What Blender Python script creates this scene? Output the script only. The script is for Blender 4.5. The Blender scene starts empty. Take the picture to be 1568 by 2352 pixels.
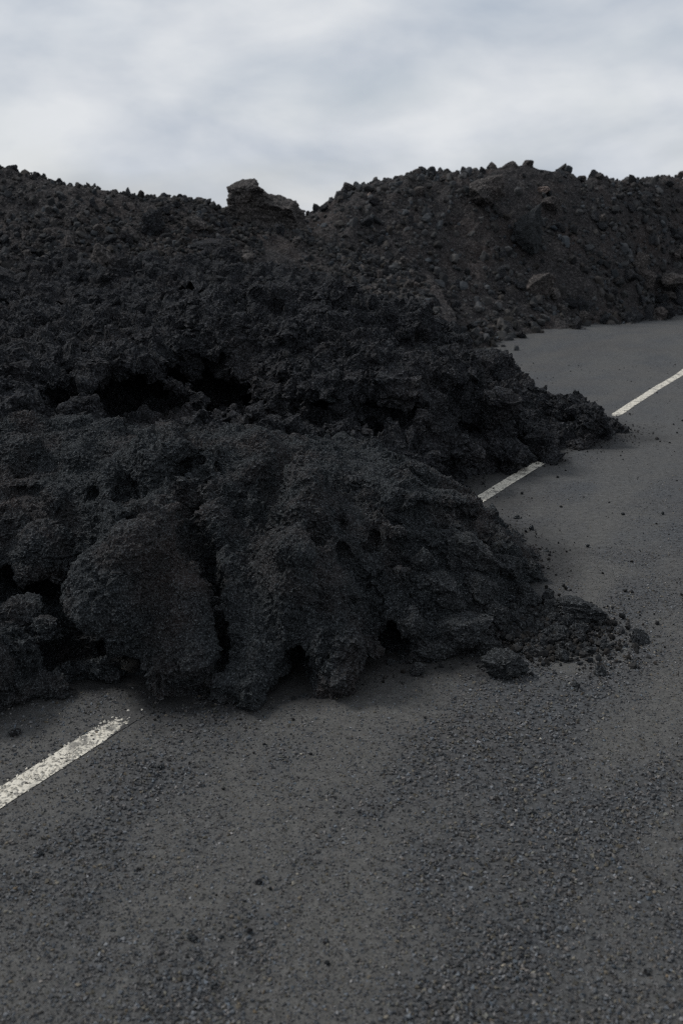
import bpy, math, random, time
import numpy as np
import openvdb as vdb

T0 = time.time()
sc = bpy.context.scene
col = sc.collection
random.seed(7)
RNG = np.random.default_rng(11)

# ------------------------------------------------------------------ camera
PITCH = math.radians(16.0)
CAM_H = 1.70
FPX = 2286.7            # focal length in units of a 1568 x 2352 picture (35 mm lens, 36 mm tall frame)
cam_data = bpy.data.cameras.new('camera')
cam_data.sensor_fit = 'VERTICAL'
cam_data.sensor_height = 36.0
cam_data.sensor_width = 24.0
cam_data.lens = 35.0
cam_data.clip_start = 0.05
cam_data.clip_end = 6000.0
cam_data.dof.use_dof = True
cam_data.dof.focus_distance = 4.7
cam_data.dof.aperture_fstop = 3.5
cam = bpy.data.objects.new('camera', cam_data)
cam.location = (0.0, 0.0, CAM_H)
cam.rotation_euler = (math.pi / 2 - PITCH, 0.0, 0.0)
col.objects.link(cam)
sc.camera = cam

# ------------------------------------------------------------------ sky, sun, exposure
SUN_EL, SUN_AZ = math.radians(47.0), math.radians(-66.0)      # azimuth from +Y towards +X
world = bpy.data.worlds.new('World')
sc.world = world
world.use_nodes = True
wn, wl = world.node_tree.nodes, world.node_tree.links
wn.clear()
w_out = wn.new('ShaderNodeOutputWorld')
w_bg = wn.new('ShaderNodeBackground')
w_bg.inputs['Strength'].default_value = 0.058
w_sky = wn.new('ShaderNodeTexSky')
w_sky.sky_type = 'NISHITA'
w_sky.sun_disc = False
w_sky.sun_elevation = SUN_EL
w_sky.sun_rotation = SUN_AZ
w_sky.dust_density = 2.0
w_tc = wn.new('ShaderNodeTexCoord')
w_map = wn.new('ShaderNodeMapping')
w_map.inputs['Scale'].default_value = (1.0, 1.0, 2.3)
w_map.inputs['Location'].default_value = (3.1, 1.7, 0.4)
w_n1 = wn.new('ShaderNodeTexNoise')
w_n1.inputs['Scale'].default_value = 5.2
w_n1.inputs['Detail'].default_value = 8.0
w_n1.inputs['Roughness'].default_value = 0.5
w_n1.inputs['Distortion'].default_value = 0.15
w_n2 = wn.new('ShaderNodeTexNoise')
w_n2.inputs['Scale'].default_value = 5.6
w_n2.inputs['Detail'].default_value = 4.0
w_n2.inputs['Roughness'].default_value = 0.45
w_r1 = wn.new('ShaderNodeValToRGB')       # cloud tone: grey underside to bright white
w_r1.color_ramp.elements[0].position = 0.37
w_r1.color_ramp.elements[0].color = (5.35, 5.85, 6.6, 1)
w_r1.color_ramp.elements[1].position = 0.63
w_r1.color_ramp.elements[1].color = (7.8, 8.05, 8.35, 1)
w_r2 = wn.new('ShaderNodeMapRange')       # cloud cover
w_r2.inputs['From Min'].default_value = 0.30
w_r2.inputs['From Max'].default_value = 0.58
w_r2.inputs['To Min'].default_value = 0.70
w_r2.inputs['To Max'].default_value = 1.0
w_mix = wn.new('ShaderNodeMix')
w_mix.data_type = 'RGBA'
wl.new(w_tc.outputs['Generated'], w_map.inputs['Vector'])
wl.new(w_map.outputs['Vector'], w_n1.inputs['Vector'])
wl.new(w_map.outputs['Vector'], w_n2.inputs['Vector'])
wl.new(w_n1.outputs['Fac'], w_r1.inputs['Fac'])
wl.new(w_n2.outputs['Fac'], w_r2.inputs['Value'])
wl.new(w_r2.outputs['Result'], w_mix.inputs[0])
wl.new(w_sky.outputs['Color'], w_mix.inputs[6])
wl.new(w_r1.outputs['Color'], w_mix.inputs[7])
wl.new(w_mix.outputs[2], w_bg.inputs['Color'])
wl.new(w_bg.outputs['Background'], w_out.inputs['Surface'])

sun_data = bpy.data.lights.new('sun', 'SUN')
sun_data.energy = 1.5
sun_data.angle = math.radians(12.0)
sun_data.color = (1.0, 0.965, 0.92)
sun = bpy.data.objects.new('sun', sun_data)
sd = np.array([math.sin(SUN_AZ) * math.cos(SUN_EL), math.cos(SUN_AZ) * math.cos(SUN_EL), math.sin(SUN_EL)])
from mathutils import Vector
sun.rotation_euler = Vector((-sd[0], -sd[1], -sd[2])).to_track_quat('-Z', 'Y').to_euler()
sun.location = (-8, 2, 12)
col.objects.link(sun)

vs = sc.view_settings
vs.view_transform = 'Standard'
vs.look = 'None'
vs.exposure = 0.72
vs.gamma = 1.0
vs.use_curve_mapping = False
sc.render.engine = 'CYCLES'
sc.cycles.max_bounces = 4
sc.cycles.diffuse_bounces = 3
sc.cycles.use_denoising = False
sc.cycles.filter_width = 1.15

# ------------------------------------------------------------------ picture -> place helpers
CP, SP = math.cos(PITCH), math.sin(PITCH)

def ray(u, v):
    x = (u - 784.0) / FPX
    y = (1176.0 - v) / FPX
    return np.array([x, CP + y * SP, -SP + y * CP])

def at_z(u, v, z):
    d = ray(u, v)
    t = (z - CAM_H) / d[2]
    return np.array([d[0] * t, d[1] * t, z])

def at_y(u, v, Y):
    d = ray(u, v)
    t = Y / d[1]
    return np.array([d[0] * t, Y, CAM_H + d[2] * t])

def mpp(Y):                 # metres per picture unit at a distance
    return Y / FPX

# ------------------------------------------------------------------ noise (numpy)
_g = np.random.default_rng(5)
PERM = np.concatenate([_g.permutation(512)] * 3).astype(np.int32)
GRAD = _g.normal(size=(512, 3))
GRAD = (GRAD / np.linalg.norm(GRAD, axis=1)[:, None]).astype(np.float32)
JIT = _g.random((512, 3)).astype(np.float32)

def _hash(i, j, k):
    return PERM[PERM[PERM[i & 511] + (j & 511)] + (k & 511)]

def pn(p):
    """gradient noise, about -0.8 .. 0.8"""
    p = np.asarray(p, np.float32)
    b = np.floor(p).astype(np.int32)
    f = p - b
    w = f * f * f * (f * (f * 6 - 15) + 10)
    out = np.zeros(len(p), np.float32)
    for dx in (0, 1):
        wx = w[:, 0] if dx else 1 - w[:, 0]
        for dy in (0, 1):
            wy = w[:, 1] if dy else 1 - w[:, 1]
            for dz in (0, 1):
                wz = w[:, 2] if dz else 1 - w[:, 2]
                g = GRAD[_hash(b[:, 0] + dx, b[:, 1] + dy, b[:, 2] + dz)]
                dot = g[:, 0] * (f[:, 0] - dx) + g[:, 1] * (f[:, 1] - dy) + g[:, 2] * (f[:, 2] - dz)
                out += wx * wy * wz * dot
    return out * 1.5

def fbm(p, octaves=4, gain=0.5, lac=2.1):
    a, s, out = 1.0, 1.0, 0
    for o in range(octaves):
        out = out + a * pn(p * s + 17.3 * o)
        a *= gain
        s *= lac
    return out

def vnoise(p):
    return np.stack([pn(p), pn(p + 31.7), pn(p + 71.1)], 1)

def worley(p):
    """distance to the nearest cell point and that cell's random number"""
    p = np.asarray(p, np.float32)
    b = np.floor(p).astype(np.int32)
    f = p - b
    best = np.full(len(p), 9.0, np.float32)
    idv = np.zeros(len(p), np.float32)
    for dx in (-1, 0, 1):
        for dy in (-1, 0, 1):
            for dz in (-1, 0, 1):
                h = _hash(b[:, 0] + dx, b[:, 1] + dy, b[:, 2] + dz)
                j = JIT[h]
                d = (j[:, 0] + dx - f[:, 0]) ** 2 + (j[:, 1] + dy - f[:, 1]) ** 2 + (j[:, 2] + dz - f[:, 2]) ** 2
                m = d < best
                best[m] = d[m]
                idv[m] = h[m]
    return np.sqrt(best), idv / 512.0

def sstep(a, b, x):
    t = np.clip((x - a) / (b - a), 0, 1)
    return t * t * (3 - 2 * t)

# ------------------------------------------------------------------ height interpolation
class Surface:
    """thin-plate height surface through a list of points"""
    def __init__(self, pts, smooth=0.002):
        p = np.array(pts, float)
        self.c = p[:, :2]
        n = len(p)
        K = self.k(self.d2(self.c)) + smooth * np.eye(n)
        A = np.zeros((n + 3, n + 3))
        A[:n, :n] = K
        A[:n, n] = 1
        A[:n, n + 1:] = self.c
        A[n, :n] = 1
        A[n + 1:, :n] = self.c.T
        self.w = np.linalg.solve(A, np.concatenate([p[:, 2], np.zeros(3)]))
    def d2(self, q):
        return (q[:, 0:1] - self.c[None, :, 0]) ** 2 + (q[:, 1:2] - self.c[None, :, 1]) ** 2
    @staticmethod
    def k(d):                       # r^2 log r, from squared distances
        return 0.5 * d * np.log(np.maximum(d, 1e-18))
    def __call__(self, x, y):
        x = np.asarray(x, float)
        y = np.asarray(y, float)
        sh = x.shape
        q = np.stack([x.ravel(), y.ravel()], 1)
        n = len(self.c)
        out = np.empty(len(q))
        for a in range(0, len(q), 40000):
            b = q[a:a + 40000]
            out[a:a + 40000] = self.k(self.d2(b)) @ self.w[:n] + self.w[n] + b @ self.w[n + 1:]
        return out.reshape(sh)

# ------------------------------------------------------------------ mesh helpers
def mesh_np(name, V, F):
    V = np.ascontiguousarray(V, np.float32)
    F = np.ascontiguousarray(F, np.int32)
    me = bpy.data.meshes.new(name)
    n, k = F.shape
    me.vertices.add(len(V))
    me.vertices.foreach_set('co', V.ravel())
    me.loops.add(n * k)
    me.loops.foreach_set('vertex_index', F.ravel())
    me.polygons.add(n)
    me.polygons.foreach_set('loop_start', np.arange(0, n * k, k, dtype=np.int32))
    try:
        me.polygons.foreach_set('loop_total', np.full(n, k, np.int32))
    except Exception:
        pass
    me.update(calc_edges=True)
    return me

def set_flat(me):
    me.polygons.foreach_set('use_smooth', np.zeros(len(me.polygons), bool))

def set_smooth(me):
    me.polygons.foreach_set('use_smooth', np.ones(len(me.polygons), bool))

def attr_f(me, name, vals):
    a = me.attributes.new(name, 'FLOAT', 'POINT')
    a.data.foreach_set('value', np.ascontiguousarray(vals, np.float32))

def attr_c(me, name, vals):
    a = me.attributes.new(name, 'FLOAT_COLOR', 'POINT')
    v = np.ones((len(vals), 4), np.float32)
    v[:, :3] = vals
    a.data.foreach_set('color', v.ravel())

def link(name, me, mat=None, parent=None):
    o = bpy.data.objects.new(name, me)
    col.objects.link(o)
    if mat is not None and me is not None and len(me.materials) == 0:
        me.materials.append(mat)
    if parent is not None:
        o.parent = parent
        o.location = -np.array(parent.location)
    return o

def tag(o, label=None, cat=None, group=None, kind=None):
    if label: o['label'] = label
    if cat: o['category'] = cat
    if group: o['group'] = group
    if kind: o['kind'] = kind
    return o

def empty(name, loc):
    o = bpy.data.objects.new(name, None)
    o.empty_display_size = 0.1
    o.location = loc
    col.objects.link(o)
    return o

def compact(V, F):
    used, inv = np.unique(F.ravel(), return_inverse=True)
    return V[used], inv.reshape(F.shape), used

def normals(V, F):
    a, b, c, d = (V[F[:, i]] for i in range(4))
    fn = np.cross(c - a, d - b)
    vn = np.zeros_like(V)
    for i in range(4):
        np.add.at(vn, F[:, i], fn)
    return vn / np.maximum(np.linalg.norm(vn, axis=1), 1e-12)[:, None]

def subdivide(V, F):
    """split every quad in four"""
    n = len(V)
    E = np.stack([F, np.roll(F, -1, 1)], -1).reshape(-1, 2)
    key = E.min(1).astype(np.int64) * n + E.max(1)
    uq, first, inv = np.unique(key, return_index=True, return_inverse=True)
    mid = (V[E[first, 0]] + V[E[first, 1]]) * 0.5
    cen = V[F].mean(1)
    m = (inv.reshape(-1, 4) + n).astype(np.int32)
    c = (np.arange(len(F)) + n + len(mid)).astype(np.int32)
    Q = [np.stack([F[:, i], m[:, i], c, m[:, (i + 3) % 4]], 1) for i in range(4)]
    return np.concatenate([V, mid, cen]), np.concatenate(Q)

def drop_islands(V, F, share=0.02):
    """remove loose crumbs of surface that hang free of the main body"""
    lab = np.arange(len(V))
    while True:
        m = lab[F].min(1)
        new = lab.copy()
        for i in range(4):
            np.minimum.at(new, F[:, i], m)
        new = np.minimum(new, new[new])
        new = np.minimum(new, new[new])
        if (new == lab).all(): break
        lab = new
    fl = lab[F[:, 0]]
    ids, cnt = np.unique(fl, return_counts=True)
    keep = np.isin(fl, ids[cnt > share * len(F)])
    V, F, _ = compact(V, F[keep])
    return V, F

# signed-distance sculpting
class Field:
    def __init__(self, lo, hi, h):
        self.lo, self.h = np.array(lo, float), h
        n = np.ceil((np.array(hi) - self.lo) / h).astype(int) + 1
        self.n = n
        self.x, self.y, self.z = [(self.lo[i] + h * np.arange(n[i])).astype(np.float32) for i in range(3)]
        self.D = np.full(n, 0.5, np.float32)
    def height(self, surf, under=None, k=0.75):
        X, Y = np.meshgrid(self.x, self.y, indexing='ij')
        H = surf(X, Y).astype(np.float32)
        self.D = (self.z[None, None, :] - H[:, :, None]) * k
        if under is not None:
            w = under(X, Y)                       # how far the foot is eaten back, in metres
            ix = np.arange(len(self.x))[:, None]
            for i, z in enumerate(self.z):
                f = math.exp(-max(float(z), 0) / 0.085)
                if f < 0.02: break
                j = np.clip((Y - w * f - self.y[0]) / self.h, 0, len(self.y) - 1.001)
                j0 = j.astype(int)
                t = j - j0
                self.D[:, :, i] = (z - (H[ix, j0] * (1 - t) + H[ix, j0 + 1] * t)) * k
    def hit(self, u, v, t0=2.4, t1=14.0):
        """where the sight line through a picture point meets the surface"""
        d = ray(u, v)
        t = np.arange(t0, t1, self.h * 0.6)
        P = np.array([0, 0, CAM_H]) + d[None] * t[:, None]
        I = np.round((P - self.lo) / self.h).astype(int)
        ok = ((I >= 0) & (I < self.n)).all(1)
        I = np.clip(I, 0, self.n - 1)
        inside = ok & (self.D[I[:, 0], I[:, 1], I[:, 2]] < 0)
        if not inside.any():
            return at_z(u, v, 0.0)
        return P[np.argmax(inside)]
    def _box(self, c, R):
        s = []
        for i, ax in enumerate((self.x, self.y, self.z)):
            a = int(np.searchsorted(ax, c[i] - R))
            b = int(np.searchsorted(ax, c[i] + R))
            if b - a < 2:
                return None, None
            s.append(slice(a, b))
        g = np.meshgrid(self.x[s[0]], self.y[s[1]], self.z[s[2]], indexing='ij')
        return tuple(s), np.stack(g, -1) - np.array(c, np.float32)
    @staticmethod
    def _ell(q, r, rot):
        if rot:
            a = rot
            c, s = math.cos(a), math.sin(a)
            q = np.stack([q[..., 0] * c + q[..., 1] * s, -q[..., 0] * s + q[..., 1] * c, q[..., 2]], -1)
        r = np.array(r, np.float32)
        l = np.sqrt(((q / r) ** 2).sum(-1))
        return (l - 1) * float(min(r)) * (0.5 + 0.5 * np.clip(l, 0.4, 1.6) / 1.6)
    def add(self, c, r, k=0.05, rot=0.0):
        s, q = self._box(c, max(r) * 1.25 + 2.5 * k)
        if s is None: return
        d = self._ell(q, r, rot)
        a = self.D[s]
        hh = np.clip(0.5 + 0.5 * (a - d) / k, 0, 1)
        self.D[s] = a * (1 - hh) + d * hh - k * hh * (1 - hh)
    def cut(self, c, r, k=0.04, rot=0.0):
        s, q = self._box(c, max(r) * 1.25 + 2.5 * k)
        if s is None: return
        d = -self._ell(q, r, rot)
        a = self.D[s]
        hh = np.clip(0.5 - 0.5 * (a - d) / k, 0, 1)
        self.D[s] = a * (1 - hh) + d * hh + k * hh * (1 - hh)
    def groove(self, pts, width, depth, surf):
        """a narrow crack that follows a line of picture points on the surface"""
        pts = [self.hit(*p) for p in pts]
        for a, b in zip(pts[:-1], pts[1:]):
            n = max(2, int(np.linalg.norm(b - a) / (width * 0.7)))
            for t in np.linspace(0, 1, n, endpoint=False):
                c = a + (b - a) * t
                self.cut(c, (width, depth, depth * 0.8), 0.015)
    def roughen(self, amp, scale, octaves=2):
        band = np.abs(self.D) < amp * 1.6 + 2 * self.h
        I = np.argwhere(band)
        P = self.lo + I * self.h
        self.D[band] += amp * fbm(P * scale, octaves)
    def mesh(self, zmin=-0.03):
        lim = 4 * self.h
        D = np.clip(self.D, -lim, lim)
        # close the block on its sides so that the surface is one skin
        g = vdb.FloatGrid(float(lim))
        g.copyFromArray(np.ascontiguousarray(D))
        pts, quads = g.convertToQuads(isovalue=0.0)
        V = self.lo + np.asarray(pts, float) * self.h
        F = np.asarray(quads, np.int32)
        # outward winding
        n = normals(V, F)
        I = np.clip(np.round((V + n * 1.5 * self.h - self.lo) / self.h).astype(int), 0, self.n - 1)
        J = np.clip(np.round((V - n * 1.5 * self.h - self.lo) / self.h).astype(int), 0, self.n - 1)
        up = self.D[I[:, 0], I[:, 1], I[:, 2]] - self.D[J[:, 0], J[:, 1], J[:, 2]]
        if up.mean() < 0:
            F = F[:, ::-1]
        e = self.h * 1.5
        hi = self.lo + (self.n - 1) * self.h
        c = V[F].mean(1)
        keep = (c[:, 2] > zmin) & (c[:, 0] > self.lo[0] + e) & (c[:, 0] < hi[0] - e) & (c[:, 1] > self.lo[1] + e) & (c[:, 1] < hi[1] - e)
        V, F, _ = compact(V, F[keep])
        return drop_islands(V, F)

# ------------------------------------------------------------------ materials
def new_mat(name):
    m = bpy.data.materials.new(name)
    m.use_nodes = True
    nt = m.node_tree
    b = nt.nodes['Principled BSDF']
    return m, nt.nodes, nt.links, b

def N(nodes, kind, **kw):
    n = nodes.new(kind)
    for k, v in kw.items():
        n.inputs[k.replace('_', ' ')].default_value = v
    return n

def mixrgb(nodes, links, fac, a, b, mode='MIX'):
    m = nodes.new('ShaderNodeMix')
    m.data_type = 'RGBA'
    m.blend_type = mode
    for sock, val in ((m.inputs[0], fac), (m.inputs[6], a), (m.inputs[7], b)):
        if hasattr(val, 'links') or isinstance(val, bpy.types.NodeSocket):
            links.new(val, sock)
        elif isinstance(val, (int, float)):
            sock.default_value = val
        else:
            sock.default_value = (*val, 1.0)
    return m.outputs[2]

def ramp(nodes, links, src, p0, p1, c0=0.0, c1=1.0):
    r = nodes.new('ShaderNodeMapRange')
    r.inputs['From Min'].default_value = p0
    r.inputs['From Max'].default_value = p1
    r.inputs['To Min'].default_value = c0
    r.inputs['To Max'].default_value = c1
    links.new(src, r.inputs['Value'])
    return r.outputs['Result']

def lava_material(name, dark, light, brown, brown_amt=0.5, grit=150.0, bump=0.6, dist=0.006, rough=0.95, spec=0.10, scale=1.0):
    m, nd, lk, b = new_mat(name)
    tc = nd.new('ShaderNodeNewGeometry')
    pos = tc.outputs['Position']
    n1 = N(nd, 'ShaderNodeTexNoise', Scale=2.3 * scale, Detail=6.0, Roughness=0.6)
    n2 = N(nd, 'ShaderNodeTexNoise', Scale=26.0 * scale, Detail=5.0, Roughness=0.65)
    n3 = N(nd, 'ShaderNodeTexNoise', Scale=grit, Detail=3.0, Roughness=0.7)
    n4 = N(nd, 'ShaderNodeTexVoronoi', Scale=grit * 0.55)
    for n in (n1, n2, n3, n4):
        lk.new(pos, n.inputs['Vector'])
    c = mixrgb(nd, lk, ramp(nd, lk, n2.outputs['Fac'], 0.3, 0.72), dark, light)
    c = mixrgb(nd, lk, ramp(nd, lk, n1.outputs['Fac'], 0.48, 0.68, 0.0, brown_amt), c, brown)
    lit_speck = ramp(nd, lk, n3.outputs['Fac'], 0.53, 0.68, 0.0, 0.9)  # sunlit tips of the grit, painted into the colour as pale specks
    c = mixrgb(nd, lk, lit_speck, c, tuple(min(1, 3.0 * x) for x in light))
    pit_shade = ramp(nd, lk, n3.outputs['Fac'], 0.48, 0.36, 0.0, 0.85)  # shade inside the pores, painted into the colour as dark spots
    c = mixrgb(nd, lk, pit_shade, c, tuple(0.3 * x for x in dark))
    rnd = nd.new('ShaderNodeObjectInfo')
    lk.new(c, b.inputs['Base Color'])
    b.inputs['Roughness'].default_value = rough
    b.inputs['Specular IOR Level'].default_value = spec
    ad = nd.new('ShaderNodeMath'); ad.operation = 'MULTIPLY_ADD'
    ad.inputs[1].default_value = -0.55
    lk.new(n4.outputs['Distance'], ad.inputs[0])
    lk.new(n3.outputs['Fac'], ad.inputs[2])
    bp = N(nd, 'ShaderNodeBump', Strength=bump, Distance=dist)
    lk.new(ad.outputs[0], bp.inputs['Height'])
    lk.new(bp.outputs['Normal'], b.inputs['Normal'])
    return m

M = {}
M['crust'] = lava_material('lava_crust', (0.0115, 0.0135, 0.0152), (0.035, 0.0388, 0.0415), (0.041, 0.032, 0.0295), 0.8, 150.0, 0.9, 0.010)
M['field'] = lava_material('lava_field', (0.0120, 0.0132, 0.0150), (0.030, 0.0315, 0.0345), (0.030, 0.0255, 0.0245), 0.5, 80.0, 0.9, 0.02)
M['block'] = lava_material('lava_block', (0.014, 0.0155, 0.0165), (0.034, 0.0365, 0.0385), (0.032, 0.029, 0.0285), 0.35, 130.0, 0.7, 0.008)
M['slope'] = lava_material('slope_ash', (0.018, 0.0175, 0.0185), (0.036, 0.034, 0.034), (0.038, 0.030, 0.027), 0.8, 40.0, 0.7, 0.03, scale=0.45)
M['boulder'] = lava_material('boulder_stone', (0.028, 0.027, 0.027), (0.054, 0.050, 0.048), (0.058, 0.048, 0.044), 0.6, 40.0, 0.5, 0.02)
M['pale'] = lava_material('pale_stone', (0.12, 0.095, 0.085), (0.17, 0.14, 0.125), (0.15, 0.11, 0.095), 0.6, 60.0, 0.4, 0.01)
M['bluestone'] = lava_material('blue_grey_stone', (0.045, 0.052, 0.058), (0.085, 0.095, 0.10), (0.06, 0.065, 0.068), 0.3, 120.0, 0.4, 0.005)

def stone_material(name, spec=0.12):           # colour from the stones themselves
    m, nd, lk, b = new_mat(name)
    at = nd.new('ShaderNodeAttribute'); at.attribute_name = 'tint'
    tc = nd.new('ShaderNodeNewGeometry')
    n = N(nd, 'ShaderNodeTexNoise', Scale=180.0, Detail=3.0, Roughness=0.7)
    lk.new(tc.outputs['Position'], n.inputs['Vector'])
    c = mixrgb(nd, lk, 1.0, at.outputs['Color'], ramp_col(nd, lk, n.outputs['Fac']), 'MULTIPLY')
    lk.new(c, b.inputs['Base Color'])
    b.inputs['Roughness'].default_value = 0.85
    b.inputs['Specular IOR Level'].default_value = spec
    bp = N(nd, 'ShaderNodeBump', Strength=0.4, Distance=0.003)
    lk.new(n.outputs['Fac'], bp.inputs['Height'])
    lk.new(bp.outputs['Normal'], b.inputs['Normal'])
    return m

def ramp_col(nd, lk, src):
    r = nd.new('ShaderNodeValToRGB')
    r.color_ramp.elements[0].position = 0.25
    r.color_ramp.elements[0].color = (0.65, 0.65, 0.65, 1)
    r.color_ramp.elements[1].position = 0.75
    r.color_ramp.elements[1].color = (1.3, 1.3, 1.3, 1)
    lk.new(src, r.inputs['Fac'])
    return r.outputs['Color']

M['stones'] = stone_material('loose_stones')

def road_material():
    m, nd, lk, b = new_mat('chip_seal_asphalt')
    at = nd.new('ShaderNodeAttribute'); at.attribute_name = 'dust'
    aa = nd.new('ShaderNodeAttribute'); aa.attribute_name = 'ash'
    tc = nd.new('ShaderNodeNewGeometry')
    pos = tc.outputs['Position']
    n1 = N(nd, 'ShaderNodeTexNoise', Scale=95.0, Detail=4.0, Roughness=0.7)
    n2 = N(nd, 'ShaderNodeTexNoise', Scale=330.0, Detail=2.0, Roughness=0.7)
    v1 = N(nd, 'ShaderNodeTexVoronoi', Scale=85.0)
    n5 = N(nd, 'ShaderNodeTexNoise', Scale=0.9, Detail=6.0, Roughness=0.6)
    n6 = N(nd, 'ShaderNodeTexNoise', Scale=26.0, Detail=7.0, Roughness=0.85)
    for n in (n1, n2, v1, n5, n6):
        lk.new(pos, n.inputs['Vector'])
    tar = mixrgb(nd, lk, ramp(nd, lk, v1.outputs['Distance'], 0.1, 0.75), (0.076, 0.081, 0.086), (0.028, 0.030, 0.033))
    sep = nd.new('ShaderNodeSeparateColor')
    lk.new(v1.outputs['Color'], sep.inputs['Color'])
    tar = mixrgb(nd, lk, ramp(nd, lk, sep.outputs[0], 0.0, 1.0, 0.0, 0.45), tar, (0.040, 0.044, 0.048))
    tar = mixrgb(nd, lk, ramp(nd, lk, n5.outputs['Fac'], 0.42, 0.62, 0.0, 0.75), tar, (0.052, 0.051, 0.050))
    dust = mixrgb(nd, lk, ramp(nd, lk, n2.outputs['Fac'], 0.3, 0.7), (0.0455, 0.045, 0.0425), (0.092, 0.091, 0.086))
    c = mixrgb(nd, lk, at.outputs['Fac'], tar, dust)
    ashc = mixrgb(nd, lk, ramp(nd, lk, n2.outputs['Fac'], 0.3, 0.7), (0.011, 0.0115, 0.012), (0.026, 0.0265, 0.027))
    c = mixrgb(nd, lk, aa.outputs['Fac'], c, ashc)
    gr = nd.new('ShaderNodeValToRGB')
    gr.color_ramp.elements[0].position = 0.33
    gr.color_ramp.elements[0].color = (0.55, 0.55, 0.55, 1)
    gr.color_ramp.elements[1].position = 0.67
    gr.color_ramp.elements[1].color = (1.42, 1.42, 1.42, 1)
    lk.new(n6.outputs['Fac'], gr.inputs['Fac'])
    c = mixrgb(nd, lk, 1.0, c, gr.outputs['Color'], 'MULTIPLY')
    lk.new(c, b.inputs['Base Color'])
    b.inputs['Roughness'].default_value = 0.88
    b.inputs['Specular IOR Level'].default_value = 0.3
    ad = nd.new('ShaderNodeMath'); ad.operation = 'MULTIPLY_ADD'
    ad.inputs[1].default_value = -0.8
    lk.new(v1.outputs['Distance'], ad.inputs[0])
    lk.new(n1.outputs['Fac'], ad.inputs[2])
    bp = N(nd, 'ShaderNodeBump', Strength=0.55, Distance=0.006)
    lk.new(ad.outputs[0], bp.inputs['Height'])
    lk.new(bp.outputs['Normal'], b.inputs['Normal'])
    return m

def paint_material():
    m, nd, lk, b = new_mat('worn_white_paint')
    at = nd.new('ShaderNodeAttribute'); at.attribute_name = 'cover'
    tc = nd.new('ShaderNodeNewGeometry')
    pos = tc.outputs['Position']
    v1 = N(nd, 'ShaderNodeTexVoronoi', Scale=85.0)
    n1 = N(nd, 'ShaderNodeTexNoise', Scale=60.0, Detail=5.0, Roughness=0.7)
    n2 = N(nd, 'ShaderNodeTexNoise', Scale=14.0, Detail=3.0, Roughness=0.6)
    for n in (v1, n1, n2):
        lk.new(pos, n.inputs['Vector'])
    white = mixrgb(nd, lk, ramp(nd, lk, n2.outputs['Fac'], 0.35, 0.7), (0.60, 0.57, 0.49), (0.42, 0.40, 0.345))
    n7 = N(nd, 'ShaderNodeTexNoise', Scale=30.0, Detail=6.0, Roughness=0.8)
    lk.new(pos, n7.inputs['Vector'])
    gap = ramp(nd, lk, n7.outputs['Fac'], 0.59, 0.65, 0.0, 0.9)
    c = mixrgb(nd, lk, gap, white, (0.05, 0.05, 0.05))
    c = mixrgb(nd, lk, ramp(nd, lk, n2.outputs['Fac'], 0.53, 0.64, 0.0, 0.7), c, (0.06, 0.06, 0.06))
    gap2 = ramp(nd, lk, v1.outputs['Distance'], 0.62, 0.80, 0.0, 0.8)
    c = mixrgb(nd, lk, gap2, c, (0.045, 0.045, 0.045))
    # ash lying over the paint
    sm = nd.new('ShaderNodeMath'); sm.operation = 'ADD'
    lk.new(at.outputs['Fac'], sm.inputs[0]); lk.new(n1.outputs['Fac'], sm.inputs[1])
    c = mixrgb(nd, lk, ramp(nd, lk, sm.outputs[0], 0.92, 1.04), c, (0.04, 0.04, 0.04))
    lk.new(c, b.inputs['Base Color'])
    b.inputs['Roughness'].default_value = 0.75
    b.inputs['Specular IOR Level'].default_value = 0.3
    bp = N(nd, 'ShaderNodeBump', Strength=0.6, Distance=0.005)
    inv = nd.new('ShaderNodeMath'); inv.operation = 'MULTIPLY'; inv.inputs[1].default_value = -1.0
    lk.new(v1.outputs['Distance'], inv.inputs[0])
    lk.new(inv.outputs[0], bp.inputs['Height'])
    lk.new(bp.outputs['Normal'], b.inputs['Normal'])
    return m

M['road'] = road_material()
M['paint'] = paint_material()

# ================================================================== layout
AZ = math.radians(29.0)                       # heading of the road, from +Y towards +X
SDIR = np.array([math.sin(AZ), math.cos(AZ)])
TDIR = np.array([math.cos(AZ), -math.sin(AZ)])
LINE0 = np.array([0.82, 6.09])                # a point of the painted line

def to_st(x, y):
    dx, dy = x - LINE0[0], y - LINE0[1]
    return dx * SDIR[0] + dy * SDIR[1], dx * TDIR[0] + dy * TDIR[1]

def from_st(s, t):
    return LINE0[0] + s * SDIR[0] + t * TDIR[0], LINE0[1] + s * SDIR[1] + t * TDIR[1]

def road_z(x, y):
    s, t = to_st(np.asarray(x, float), np.asarray(y, float))
    far = sstep(5.0, 9.0, s)
    return far * (0.05 * np.sin(s * 0.85 + 0.35 * t) + 0.012 * (s - 6.0)) * (1 - sstep(14, 24, s))

def zpt(lst):
    return [at_z(u, v, z) for u, v, z in lst]

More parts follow.
